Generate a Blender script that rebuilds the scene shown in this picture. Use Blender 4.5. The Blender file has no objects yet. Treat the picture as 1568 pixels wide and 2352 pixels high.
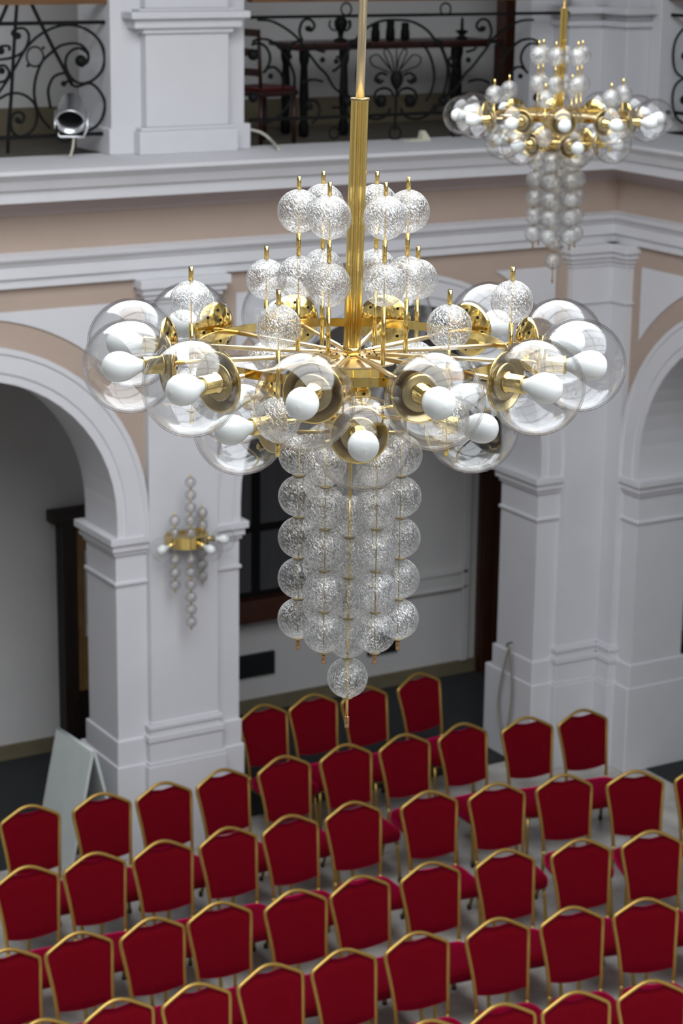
import bpy, bmesh, math, random
from mathutils import Vector, Matrix
random.seed(7)
sc = bpy.context.scene
COL = sc.collection
PI = math.pi

# ------------------------------------------------------------------ camera
FPX, PITCH, YAW, ROLL = 5052.0, math.radians(15.232), math.radians(30.79), math.radians(0.716)
EYE = Vector((0.0, 0.0, 7.5))
FW = Vector((math.sin(YAW)*math.cos(PITCH), math.cos(YAW)*math.cos(PITCH), -math.sin(PITCH)))
_r = Vector((math.cos(YAW), -math.sin(YAW), 0)); _u = _r.cross(FW)
RT = _r*math.cos(ROLL) + _u*math.sin(ROLL)
UP = -_r*math.sin(ROLL) + _u*math.cos(ROLL)
cam = bpy.data.objects.new('camera', bpy.data.cameras.new('camera'))
COL.objects.link(cam)
M3 = Matrix((RT, UP, -FW)).transposed()
cam.matrix_world = Matrix.Translation(EYE) @ M3.to_4x4()
cam.data.sensor_fit = 'HORIZONTAL'; cam.data.sensor_width = 24.0
cam.data.lens = FPX/1568.0*24.0
cam.data.clip_start = 0.05; cam.data.clip_end = 200
cam.data.dof.use_dof = True; cam.data.dof.focus_distance = 4.62; cam.data.dof.aperture_fstop = 8.5
sc.camera = cam

# ------------------------------------------------------------------ sky and light
world = bpy.data.worlds.new('world'); sc.world = world; world.use_nodes = True
bg = world.node_tree.nodes['Background']
bg.inputs[0].default_value = (0.93, 0.965, 1.0, 1); bg.inputs[1].default_value = 8.0
SKY = (0.4, 7.6, -2.4, 11.4, 10.5)        # skylight opening x0 x1 y0 y1 z
pl = bpy.data.lights.new('skylight_portal', 'AREA'); pl.shape = 'RECTANGLE'
pl.size = SKY[1]-SKY[0]; pl.size_y = SKY[3]-SKY[2]; pl.cycles.is_portal = True
po = bpy.data.objects.new('skylight_portal', pl); COL.objects.link(po)
po.location = ((SKY[0]+SKY[1])/2, (SKY[2]+SKY[3])/2, SKY[4]+0.45)
sc.view_settings.view_transform = 'Standard'; sc.view_settings.look = 'None'
sc.view_settings.gamma = 1.0; sc.view_settings.use_curve_mapping = False
sc.view_settings.exposure = -0.1
cy = sc.cycles
cy.use_adaptive_sampling = True; cy.adaptive_threshold = .045; cy.adaptive_min_samples = 20
cy.max_bounces = 9; cy.diffuse_bounces = 3; cy.glossy_bounces = 5; cy.transmission_bounces = 8
cy.transparent_max_bounces = 64; cy.caustics_reflective = False; cy.caustics_refractive = False
cy.sample_clamp_indirect = 8.0

# ------------------------------------------------------------------ helpers
def ray(x, y): return FW + RT*((x-784)/FPX) - UP*((y-1176)/FPX)
def at_y(x, y, Y): d = ray(x, y); return EYE + d*(Y/d.y)
def at_x(x, y, X): d = ray(x, y); return EYE + d*(X/d.x)
def at_z(x, y, Z): d = ray(x, y); return EYE + d*((Z-EYE.z)/d.z)
def at_d(x, y, t): return EYE + ray(x, y)*t

def lin(c):
    c = c/255.0
    return c/12.92 if c <= 0.04045 else ((c+0.055)/1.055)**2.4
def rgb(r, g, b): return (lin(r), lin(g), lin(b), 1)

class MB:
    def __init__(s): s.v = []; s.f = []; s.sm = []
    def add(s, vs, fs, smooth=False):
        o = len(s.v); s.v += [tuple(p) for p in vs]
        s.f += [tuple(i+o for i in f) for f in fs]; s.sm += [smooth]*len(fs); return s
    def box(s, x0, x1, y0, y1, z0, z1):
        return s.add([(x0,y0,z0),(x1,y0,z0),(x1,y1,z0),(x0,y1,z0),(x0,y0,z1),(x1,y0,z1),(x1,y1,z1),(x0,y1,z1)],
                     [(0,3,2,1),(4,5,6,7),(0,1,5,4),(1,2,6,5),(2,3,7,6),(3,0,4,7)])
    def obox(s, c, ax, ay, az):       # oriented box, half-axis vectors
        c, ax, ay, az = map(Vector, (c, ax, ay, az)); v = []
        for k in (-1, 1):
            for a, b in ((-1,-1),(1,-1),(1,1),(-1,1)): v.append(c+ax*a+ay*b+az*k)
        return s.add(v, [(0,3,2,1),(4,5,6,7),(0,1,5,4),(1,2,6,5),(2,3,7,6),(3,0,4,7)])
    def prism(s, poly, fn, d0, d1):    # poly 2d (convex or fan-able), fn(u,v,d)
        n = len(poly); vs = [fn(u, v, d0) for u, v in poly]+[fn(u, v, d1) for u, v in poly]
        return s.add(vs, [tuple(range(n-1, -1, -1)), tuple(range(n, 2*n))]+[(i, (i+1) % n, n+(i+1) % n, n+i) for i in range(n)])
    def tube(s, pts, r, n=8, closed=False, smooth=True, flat=1.0):
        pts = [Vector(p) for p in pts]; m = len(pts); rs = r if isinstance(r, (list, tuple)) else [r]*m
        vs = []; prev = None
        for i, p in enumerate(pts):
            if closed: t = (pts[(i+1) % m]-pts[i-1])
            else: t = pts[min(i+1, m-1)]-pts[max(i-1, 0)]
            if t.length < 1e-9: t = Vector((0,0,1))
            t.normalize()
            if prev is None:
                a = Vector((0,0,1)) if abs(t.z) < .9 else Vector((0,1,0))
                nn = t.cross(a).normalized()
            else:
                nn = (prev - t*prev.dot(t))
                nn = nn.normalized() if nn.length > 1e-6 else t.orthogonal().normalized()
            prev = nn; b = t.cross(nn)
            for k in range(n):
                a = 2*PI*k/n; vs.append(p+(nn*math.cos(a)+b*math.sin(a)*flat)*rs[i])
        fs = []
        for i in range(m if closed else m-1):
            for k in range(n):
                j = (i+1) % m
                fs.append((i*n+k, i*n+(k+1) % n, j*n+(k+1) % n, j*n+k))
        s.add(vs, fs, smooth)
        if not closed:
            o = len(s.v)-len(vs)
            s.f += [tuple(o+k for k in range(n-1, -1, -1)), tuple(o+(m-1)*n+k for k in range(n))]; s.sm += [False, False]
        return s
    def lathe(s, prof, n=24, c=(0,0,0), ax=(0,0,1), smooth=True, flute=0.0, caps=True):
        c = Vector(c); ax = Vector(ax).normalized(); e = ax.orthogonal().normalized()
        if abs(ax.z) > .99: e = Vector((1,0,0))
        g = ax.cross(e); vs = []
        for r, h in prof:
            for k in range(n):
                a = 2*PI*k/n; q = r*(1-flute*(k % 2)); vs.append(c+ax*h+(e*math.cos(a)+g*math.sin(a))*q)
        m = len(prof); fs = [(i*n+k, i*n+(k+1) % n, (i+1)*n+(k+1) % n, (i+1)*n+k) for i in range(m-1) for k in range(n)]
        s.add(vs, fs, smooth)
        if caps:
            o = len(s.v)-len(vs)
            if prof[0][0] > 1e-5: s.f.append(tuple(o+k for k in range(n-1, -1, -1))); s.sm.append(False)
            if prof[-1][0] > 1e-5: s.f.append(tuple(o+(m-1)*n+k for k in range(n))); s.sm.append(False)
        return s
    def ball(s, c, r, nu=24, nv=14, sz=1.0):
        prof = [(max(1e-5, r*math.sin(PI*i/nv)), -r*sz*math.cos(PI*i/nv)) for i in range(nv+1)]
        return s.lathe(prof, nu, c, caps=False)
    def mesh(s, name):
        me = bpy.data.meshes.new(name); me.from_pydata(s.v, [], s.f); me.validate()
        if len(me.polygons) == len(s.sm): me.polygons.foreach_set('use_smooth', s.sm)
        me.update(); return me
    def build(s, name, mat, parent=None, bevel=0):
        o = bpy.data.objects.new(name, s.mesh(name)); COL.objects.link(o)
        o.data.materials.append(mat)
        if parent is not None: o.parent = parent
        if bevel:
            m = o.modifiers.new('soft_edge', 'BEVEL'); m.width = bevel; m.segments = 2; m.limit_method = 'ANGLE'
        return o

def tag(o, label=None, cat=None, group=None, kind=None):
    if label: o['label'] = label
    if cat: o['category'] = cat
    if group: o['group'] = group
    if kind: o['kind'] = kind
    return o
def empty(name, loc=(0,0,0), rz=0.0):
    o = bpy.data.objects.new(name, None); COL.objects.link(o); o.location = loc; o.rotation_euler = (0,0,rz)
    o.empty_display_size = .1; return o
def inst(name, me, parent, loc=(0,0,0), rot=None):
    o = bpy.data.objects.new(name, me); COL.objects.link(o); o.parent = parent; o.location = loc
    if rot is not None: o.rotation_euler = rot
    return o
def copy_tree(o, parent=None):
    c = o.copy(); COL.objects.link(c); c.parent = parent
    for ch in list(o.children): copy_tree(ch, c)
    return c
def spline(pts, k=6, closed=False):
    pts = [Vector(p) for p in pts]; n = len(pts); out = []
    seg = n if closed else n-1
    for i in range(seg):
        g = (lambda j: pts[j % n]) if closed else (lambda j: pts[max(0, min(n-1, j))])
        p0, p1, p2, p3 = g(i-1), g(i), g(i+1), g(i+2)
        for j in range(k):
            t = j/k
            out.append(.5*((2*p1)+(p2-p0)*t+(2*p0-5*p1+4*p2-p3)*t*t+(3*p1-p0-3*p2+p3)*t*t*t))
    if not closed: out.append(pts[-1])
    return out

# ------------------------------------------------------------------ materials
def newmat(name):
    m = bpy.data.materials.new(name); m.use_nodes = True; nt = m.node_tree
    return m, nt, nt.nodes['Principled BSDF']
def principled(name, col, rough=.5, metal=0.0, var=0.0, scale=6.0, bump=0.0, bscale=40.0, spec=.5, col2=None, stretch=None, sheen=0):
    m, nt, p = newmat(name); N, L = nt.nodes, nt.links
    p.inputs['Base Color'].default_value = col; p.inputs['Roughness'].default_value = rough
    p.inputs['Metallic'].default_value = metal; p.inputs['Specular IOR Level'].default_value = spec
    if sheen: p.inputs['Sheen Weight'].default_value = sheen
    tc = N.new('ShaderNodeTexCoord'); mp = N.new('ShaderNodeMapping'); L.new(tc.outputs['Object'], mp.inputs[0])
    if stretch: mp.inputs['Scale'].default_value = stretch
    if var or col2:
        no = N.new('ShaderNodeTexNoise'); no.inputs['Scale'].default_value = scale; no.inputs['Detail'].default_value = 5
        L.new(mp.outputs[0], no.inputs['Vector'])
        cr = N.new('ShaderNodeValToRGB'); cr.color_ramp.elements[0].position = .3; cr.color_ramp.elements[1].position = .7
        c2 = col2 or tuple(min(1, c*(1+var)) for c in col[:3])+(1,)
        c1 = col if col2 else tuple(c*(1-var) for c in col[:3])+(1,)
        cr.color_ramp.elements[0].color = c1; cr.color_ramp.elements[1].color = c2
        L.new(no.outputs['Fac'], cr.inputs[0]); L.new(cr.outputs[0], p.inputs['Base Color'])
    if bump:
        nb = N.new('ShaderNodeTexNoise'); nb.inputs['Scale'].default_value = bscale; nb.inputs['Detail'].default_value = 4
        L.new(mp.outputs[0], nb.inputs['Vector'])
        b = N.new('ShaderNodeBump'); b.inputs['Strength'].default_value = bump; b.inputs['Distance'].default_value = .01
        L.new(nb.outputs['Fac'], b.inputs['Height']); L.new(b.outputs[0], p.inputs['Normal'])
    return m
M = {}
M['white'] = principled('white_plaster', (.655,.65,.68,1), .75, var=.025, scale=2.5, bump=.06, bscale=30)
M['corr'] = principled('corridor_plaster', (.56,.55,.545,1), .8, var=.03, scale=2, bump=.05)
M['beige'] = principled('beige_plaster', (.445,.345,.285,1), .8, var=.03, scale=2.5, bump=.06)
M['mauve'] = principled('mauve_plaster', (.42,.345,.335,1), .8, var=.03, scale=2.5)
M['olive'] = principled('olive_skirting', (.16,.135,.085,1), .55, var=.1, scale=5)
M['carpet'] = principled('dark_carpet', (.018,.019,.021,1), .95, var=.2, scale=60, bump=.2, bscale=300)
M['stone'] = principled('grey_marble_floor', (.30,.285,.26,1), .35, col2=(.62,.60,.56,1), scale=3.0)
M['galfloor'] = principled('brown_gallery_floor', (.10,.085,.065,1), .6, var=.15, scale=4)
M['red'] = principled('red_velvet', (.12,.0002,.004,1), .9, var=.06, scale=20, bump=.12, bscale=400, spec=.08)
_p = M['red'].node_tree.nodes['Principled BSDF']
_p.inputs['Sheen Weight'].default_value = 1.0; _p.inputs['Sheen Roughness'].default_value = .42; _p.inputs['Sheen Tint'].default_value = (1.0, .01, .17, 1)
M['gold'] = principled('gold_painted_metal', (.47,.30,.075,1), .38, metal=.75, var=.05, scale=30)
M['brass'] = principled('polished_brass', (.72,.53,.185,1), .12, metal=1.0, var=.05, scale=9, bump=.03, bscale=25)
M['brassb'] = principled('brushed_brass', (.74,.60,.38,1), .32, metal=1.0, var=.06, scale=14)
M['dullbrass'] = principled('dull_brass', (.40,.31,.155,1), .34, metal=1.0, var=.06, scale=14)
M['copper'] = principled('dark_brass_pin', (.42,.24,.12,1), .22, metal=1.0, var=.05, scale=30)
M['rubber'] = principled('black_rubber', (.01,.01,.01,1), .6, var=.1)
M['iron'] = principled('black_wrought_iron', (.006,.006,.0065,1), .6, var=.2, scale=20, bump=.1, bscale=60, spec=.15)
M['wood'] = principled('dark_red_wood', (.025,.007,.006,1), .4, col2=(.055,.015,.011,1), scale=3, stretch=(1,1,8))
M['rail'] = principled('brown_handrail_wood', (.10,.045,.018,1), .35, col2=(.19,.095,.035,1), scale=3, stretch=(1,8,8))
M['ochre'] = principled('ochre_wood', (.18,.10,.03,1), .5, col2=(.27,.16,.055,1), scale=4, stretch=(6,6,1))
M['darkwood'] = principled('black_stained_wood', (.010,.006,.005,1), .45, col2=(.022,.012,.008,1), scale=4, stretch=(6,6,1))
M['umber'] = principled('dark_umber_wood', (.035,.010,.005,1), .4, col2=(.06,.018,.008,1), scale=4, stretch=(6,6,1))
M['darkglass'] = principled('dark_window_glass', (.02,.022,.024,1), .08, var=.2, scale=2)
M['greyglass'] = principled('grey_curtained_pane', (.055,.056,.06,1), .35, var=.15, scale=3, stretch=(6,1,.4))
M['vent'] = principled('dark_vent_metal', (.012,.014,.015,1), .5, var=.1)
M['board'] = principled('white_sign_board', (.62,.66,.65,1), .5, var=.03)
M['bulb'] = principled('opal_bulb_glass', (.80,.815,.80,1), .25, var=.01, spec=.4)
M['bulbneck'] = principled('white_bulb_collar', (.80,.80,.79,1), .4, var=.01)
M['chrome'] = principled('polished_aluminium', (.86,.87,.90,1), .30, metal=1, var=.04, scale=12)
M['black'] = principled('matt_black', (.005,.005,.005,1), .7, var=.1, spec=.15)
M['cord'] = principled('grey_olive_cord', (.23,.215,.165,1), .7, var=.1)
M['cream'] = principled('cream_cable', (.55,.52,.44,1), .6, var=.05)
M['paper'] = principled('cream_paper', (.62,.60,.48,1), .7, var=.05)
M['redplastic'] = principled('red_cloth', (.10,.006,.008,1), .6, var=.05)
M['near'] = principled('shade_darkened_plaster', (.36,.35,.34,1), .8, var=.03)  # grey set darker, so the near galleries' shade is put into the colour
M['concrete'] = principled('roof_plaster', (.62,.62,.62,1), .8, var=.03)

def clear_glass(name, tint, gain, bump=0):
    m, nt, p = newmat(name); N, L = nt.nodes, nt.links; N.remove(p)
    out = N['Material Output']
    tr = N.new('ShaderNodeBsdfTransparent'); tr.inputs[0].default_value = tint
    gl = N.new('ShaderNodeBsdfGlossy'); gl.inputs['Roughness'].default_value = .015; gl.inputs[0].default_value = (1,1,1,1)
    lw = N.new('ShaderNodeLayerWeight'); lw.inputs[0].default_value = .5
    pw = N.new('ShaderNodeMath'); pw.operation = 'POWER'; pw.inputs[1].default_value = 2.7; L.new(lw.outputs['Facing'], pw.inputs[0])
    mu = N.new('ShaderNodeMath'); mu.operation = 'MULTIPLY_ADD'; mu.inputs[1].default_value = .36; mu.inputs[2].default_value = .0105*gain; mu.use_clamp = True
    mx = N.new('ShaderNodeMixShader'); L.new(pw.outputs[0], mu.inputs[0])
    L.new(mu.outputs[0], mx.inputs[0]); L.new(tr.outputs[0], mx.inputs[1]); L.new(gl.outputs[0], mx.inputs[2]); L.new(mx.outputs[0], out.inputs[0])
    p6 = N.new('ShaderNodeMath'); p6.operation = 'POWER'; p6.inputs[1].default_value = 7.0; L.new(lw.outputs['Facing'], p6.inputs[0])
    tm = N.new('ShaderNodeMix'); tm.data_type = 'RGBA'; tm.inputs['A'].default_value = tint; tm.inputs['B'].default_value = (.52,.50,.51,1)
    L.new(p6.outputs[0], tm.inputs['Factor']); L.new(tm.outputs['Result'], tr.inputs[0])
    no = N.new('ShaderNodeTexNoise'); no.inputs['Scale'].default_value = 9; no.inputs['Detail'].default_value = 1
    tc = N.new('ShaderNodeTexCoord'); L.new(tc.outputs['Object'], no.inputs['Vector'])
    b = N.new('ShaderNodeBump'); b.inputs['Strength'].default_value = .12; b.inputs['Distance'].default_value = .01
    L.new(no.outputs['Fac'], b.inputs['Height']); L.new(b.outputs[0], gl.inputs['Normal'])
    return m
M['globe'] = clear_glass('clear_blown_glass', (.978,.98,.982,1), 2.3)

def crackle_glass():
    """blown glass full of fine air bubbles: white flecks, grey flecks and clear gaps under a lightly rippled skin"""
    m, nt, p = newmat('crackle_glass'); N, L = nt.nodes, nt.links; N.remove(p)
    out = N['Material Output']; tc = N.new('ShaderNodeTexCoord'); oi = N.new('ShaderNodeObjectInfo')
    mo = N.new('ShaderNodeVectorMath'); mo.operation = 'SCALE'; mo.inputs[0].default_value = (7, 3, 5); L.new(oi.outputs['Random'], mo.inputs['Scale'])
    def field(scale, rot, stretch, detail, dist):
        ro = N.new('ShaderNodeMapping'); ro.inputs['Rotation'].default_value = rot; L.new(tc.outputs['Object'], ro.inputs[0]); L.new(mo.outputs[0], ro.inputs['Location'])
        mp = N.new('ShaderNodeMapping'); mp.inputs['Scale'].default_value = stretch; L.new(ro.outputs[0], mp.inputs[0])
        no = N.new('ShaderNodeTexNoise'); no.inputs['Scale'].default_value = scale; no.inputs['Detail'].default_value = detail; no.inputs['Distortion'].default_value = dist
        L.new(mp.outputs[0], no.inputs['Vector']); return no.outputs['Fac']
    def ramp(src, a, b, c0=0.0, c1=1.0):
        r = N.new('ShaderNodeMapRange'); r.inputs[1].default_value = a; r.inputs[2].default_value = b; r.inputs[3].default_value = c0; r.inputs[4].default_value = c1
        L.new(src, r.inputs[0]); return r.outputs[0]
    f1 = field(330, (.5,.6,.2), (1,1,.42), 2.0, .6); f2 = field(300, (-.4,.5,1.1), (1,1,.42), 2.0, .7); f3 = field(24, (0,0,0), (1,1,1), 1.5, .5)
    tr = N.new('ShaderNodeBsdfTransparent')
    cr = N.new('ShaderNodeValToRGB'); cr.color_ramp.elements[0].position = .40; cr.color_ramp.elements[1].position = .52
    cr.color_ramp.elements[0].color = (.68,.68,.68,1); cr.color_ramp.elements[1].color = (.97,.97,.97,1); L.new(f2, cr.inputs[0]); L.new(cr.outputs[0], tr.inputs[0])
    bu = N.new('ShaderNodeBump'); bu.inputs['Strength'].default_value = .9; bu.inputs['Distance'].default_value = .005; L.new(f1, bu.inputs['Height'])
    di = N.new('ShaderNodeBsdfDiffuse'); di.inputs[0].default_value = (.93,.93,.92,1)
    tl = N.new('ShaderNodeBsdfTranslucent'); tl.inputs[0].default_value = (.93,.93,.92,1)
    gl = N.new('ShaderNodeBsdfGlossy'); gl.inputs['Roughness'].default_value = .12; L.new(bu.outputs[0], gl.inputs['Normal'])
    w = N.new('ShaderNodeMixShader'); w.inputs[0].default_value = .5; L.new(di.outputs[0], w.inputs[1]); L.new(tl.outputs[0], w.inputs[2])
    w2 = N.new('ShaderNodeMixShader'); w2.inputs[0].default_value = .80; L.new(w.outputs[0], w2.inputs[1]); L.new(gl.outputs[0], w2.inputs[2])
    lw = N.new('ShaderNodeLayerWeight'); lw.inputs[0].default_value = .5
    pw = N.new('ShaderNodeMath'); pw.operation = 'POWER'; pw.inputs[1].default_value = 3.4; L.new(lw.outputs['Facing'], pw.inputs[0])
    fl = ramp(f1, .49, .63, .05, .84)
    pt = N.new('ShaderNodeMath'); pt.operation = 'MULTIPLY'; L.new(fl, pt.inputs[0]); L.new(ramp(f3, .38, .62, .40, 1.15), pt.inputs[1])
    ad = N.new('ShaderNodeMath'); ad.operation = 'MULTIPLY_ADD'; ad.use_clamp = True; ad.inputs[1].default_value = .72; L.new(pw.outputs[0], ad.inputs[0]); L.new(pt.outputs[0], ad.inputs[2])
    mx = N.new('ShaderNodeMixShader'); L.new(ad.outputs[0], mx.inputs[0]); L.new(tr.outputs[0], mx.inputs[1]); L.new(w2.outputs[0], mx.inputs[2])
    g2 = N.new('ShaderNodeBsdfGlossy'); g2.inputs['Roughness'].default_value = .05
    b2 = N.new('ShaderNodeBump'); b2.inputs['Strength'].default_value = .5; b2.inputs['Distance'].default_value = .004; L.new(f2, b2.inputs['Height']); L.new(b2.outputs[0], g2.inputs['Normal'])
    m2 = N.new('ShaderNodeMixShader'); m2.inputs[0].default_value = .09; L.new(mx.outputs[0], m2.inputs[1]); L.new(g2.outputs[0], m2.inputs[2])
    L.new(m2.outputs[0], out.inputs[0]); return m
M['crackle'] = crackle_glass()

# ------------------------------------------------------------------ the setting
YW, XW, YB, XB = 15.2, 11.8, 15.76, 12.36       # hall faces and back faces of the two arcade walls
YC, XC = 17.7, 14.6                              # corridor walls
ZS, ZI = 2.90, 2.74                              # arch springing, impost top
def structure(o): o['kind'] = 'structure'; return o

floor = structure(MB().box(-3.2, XW+.2, -3.2, YW+.25, -.3, 0).build('floor', M['stone']))
cfl = MB().box(-3.2, XC, YW+.25, YC, -.3, 0); cfl.box(XW+.2, XC, -3.2, YW+.25, -.3, 0)
structure(cfl.build('floor_corridor', M['carpet']))
wf = structure(MB().box(-3.2, 3.48, YW, YB, 0, 5.0).build('wall_far', M['white']))
wr = structure(MB().box(XW, XB, -3.2, 8.2, 0, 5.0).build('wall_right', M['white']))

def far_fn(u, v, d): return (u, YW-d, v)          # u along wall, v up, d proud of the wall
def right_fn(u, v, d): return (XW-d, u, v)
DEPTH = -(YB-YW)
def bx(mb, fn, u0, u1, z0, z1, d0, d1):
    a = fn(u0, z0, d0); b = fn(u1, z1, d1)
    mb.box(min(a[0], b[0]), max(a[0], b[0]), min(a[1], b[1]), max(a[1], b[1]), min(a[2], b[2]), max(a[2], b[2]))

def pier(fn, u0, u1, par, jambs=(1, 1)):
    """jambed pier with plinth, base step, astragal and impost band"""
    e0, e1 = (.03 if jambs[0] else 0), (.03 if jambs[1] else 0)
    p = MB(); bx(p, fn, u0, u1, 0, ZI-.02, 0, DEPTH); p.build('pier', M['white'], par)
    q = MB(); bx(q, fn, u0-e0, u1+e1, 0, .82, .05, DEPTH-.14); q.build('plinth', M['white'], par, .012)
    q = MB(); bx(q, fn, u0-e0*.5, u1+e1*.5, .82, 1.03, .025, DEPTH-.05); q.build('base_course', M['white'], par, .008)
    q = MB(); bx(q, fn, u0-e0*.6, u1+e1*.6, 2.335, 2.365, .02, DEPTH-.02); q.build('astragal', M['white'], par, .008)
    q = MB()
    bx(q, fn, u0-e0*.7, u1+e1*.7, 2.585, 2.62, .02, DEPTH-.02)
    bx(q, fn, u0-e0*1.3, u1+e1*1.3, 2.62, 2.68, .04, DEPTH-.06)
    bx(q, fn, u0-e0*2.1, u1+e1*2.1, 2.68, ZI, .062, DEPTH-.10)
    q.build('impost', M['white'], par, .006)

def pilaster(fn, u0, u1, par, e=(1, 1), d=.07):
    a, b = e
    q = MB(); bx(q, fn, u0, u1, 1.12, 4.64, d, -.05); q.build('pilaster', M['white'], par)
    q = MB()
    for w, z0, z1 in ((.055, 0, .80), (.045, .80, .83), (.03, .83, 1.0), (.042, 1.0, 1.055), (.018, 1.055, 1.10), (.03, 1.10, 1.14), (.01, 1.14, 1.16)):
        bx(q, fn, u0-w*a, u1+w*b, z0, z1, d+w, -.02)
    q.build('pilaster_base', M['white'], par, .006)
    q = MB()
    for w, z0, z1 in ((.02, 4.26, 4.285), (.012, 4.58, 4.62), (.035, 4.62, 4.66), (.06, 4.66, 4.71), (.085, 4.71, 4.78)):
        bx(q, fn, u0-w*a, u1+w*b, z0, z1, d+w, -.02)
    q.build('pilaster_capital', M['white'], par, .006)

def arch(fn, c, r, u0, u1, par, aw=.26, n=28, pe=None):
    """spandrel wall over one arch between u0 and u1, with archivolt and two raised panels"""
    sp = MB(); top = 4.80; R0 = r+.03
    pts = [(c-R0*math.cos(PI*i/n), ZS+R0*math.sin(PI*i/n)) for i in range(n+1)]
    cells = [(u0, ZI-.02, pts[0][0], ZI-.02)]+[(pts[i][0], pts[i][1], pts[i+1][0], pts[i+1][1]) for i in range(n)]+[(pts[-1][0], ZI-.02, u1, ZI-.02)]
    for a, za, b, zb in cells:
        if b-a < 1e-6: continue
        sp.prism([(a, za), (b, zb), (b, top), (a, top)], fn, 0, DEPTH)
    sp.build('spandrel', M['beige'], par)
    rings = MB(); prof = [(r, DEPTH-.02), (r, .03), (r+.07, .03), (r+.075, .045), (r+aw-.05, .045), (r+aw-.04, .06), (r+aw, .06), (r+aw, -.02)]
    path = [(c-1, ZI)]; m = n
    vs = []; k = len(prof)
    st = [('l', ZI)]+[('a', i) for i in range(m+1)]+[('r', ZI)]
    for kind, i in st:
        for q, d in prof:
            if kind == 'a': a = PI*i/m; vs.append(fn(c-q*math.cos(a), ZS+q*math.sin(a), d))
            else: vs.append(fn(c-q if kind == 'l' else c+q, ZI, d))
    fs = [(i*k+j, (i+1)*k+j, (i+1)*k+j+1, i*k+j+1) for i in range(len(st)-1) for j in range(k-1)]
    rings.add(vs, fs); rings.build('archivolt', M['white'], par)
    for sgn, ue in ((-1, u0), (1, pe or u1)):
        edge = ue-sgn*.2; Rp = r+aw+.2; w = abs(edge-c); zt = 4.60
        if w < .3: continue
        poly = []
        if w < Rp:
            a0 = math.acos(w/Rp)
        else: a0 = 0
        a1 = math.asin(min(1, (zt-ZS)/Rp))
        for i in range(13):
            a = a0+(a1-a0)*i/12; poly.append((c+sgn*Rp*math.cos(a), ZS+Rp*math.sin(a)))
        if poly[-1][1] < zt-.01: poly.append((c, zt))
        pn = MB(); cor = (edge, zt)
        for i in range(len(poly)-1):
            tri = [cor, poly[i], poly[i+1]] if sgn > 0 else [cor, poly[i+1], poly[i]]
            pn.add([fn(u, v, .016) for u, v in tri], [(0, 1, 2)])
        loop = [cor]+poly
        for i in range(len(loop)):
            a, b = loop[i], loop[(i+1) % len(loop)]
            pn.add([fn(*a, .016), fn(*b, .016), fn(*b, -.01), fn(*a, -.01)], [(0, 1, 2, 3)])
        pn.build('spandrel_panel', M['white'], par)

# far arcade: piers 3.48-4.58 (out of frame), 6.99-8.09, corner 11.07-11.8
pier(far_fn, 3.48, 4.58, wf); pier(far_fn, 6.99, 8.09, wf); pier(far_fn, 11.07, XW+.6, wf, (1, 0))
pilaster(far_fn, 7.255, 7.86, wf); pilaster(far_fn, 11.30, XW+.1, wf, (1, 0)); pilaster(far_fn, 3.74, 4.34, wf)
arch(far_fn, 5.785, 1.21, 3.48, 7.255, wf); arch(far_fn, 9.58, 1.49, 7.86, XW, wf, pe=11.36)
# right arcade
pier(right_fn, 14.70, YW+.2, wr, (1, 0)); pier(right_fn, 11.04, 12.14, wr); pier(right_fn, 7.9, 8.5, wr)
pilaster(right_fn, 14.93, YW, wr, (1, 0)); pilaster(right_fn, 11.29, 11.89, wr)
arch(right_fn, 13.42, 1.28, 11.59, 15.0, wr); arch(right_fn, 9.77, 1.27, 8.2, 11.59, wr)

def sweep(prof, name, mat, par):
    """entablature member swept along both arcade walls, mitred at the inner corner"""
    mb = MB(); k = len(prof); vs = []
    for st in range(3):
        for p, z in prof:
            vs.append(((-3.2, YW-p, z), (XW-p, YW-p, z), (XW-p, -3.2, z))[st])
    fs = [(i*k+j, i*k+(j+1) % k, (i+1)*k+(j+1) % k, (i+1)*k+j) for i in range(2) for j in range(k)]
    mb.add(vs, fs); return mb.build(name, mat, par)
sweep([(-.3,4.78),(.05,4.78),(.05,4.85),(.075,4.855),(.075,4.945),(.09,4.955),(.09,4.965),(.105,4.975),(.125,5.0),(.13,5.03),(.03,5.045),(-.3,5.045)], 'architrave', M['white'], wf)
sweep([(-.3,5.045),(.03,5.045),(.03,5.315),(-.3,5.315)], 'frieze', M['beige'], wf)
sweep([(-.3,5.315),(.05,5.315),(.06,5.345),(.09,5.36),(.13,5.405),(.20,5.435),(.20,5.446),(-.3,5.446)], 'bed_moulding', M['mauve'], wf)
sweep([(-.3,5.446),(.32,5.446),(.33,5.525),(.345,5.54),(.36,5.545),(.39,5.61),(.43,5.645),(.45,5.662),(.45,5.69),(.44,5.692),(-.45,5.692),(-.45,5.446)], 'cornice', M['white'], wf)

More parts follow.
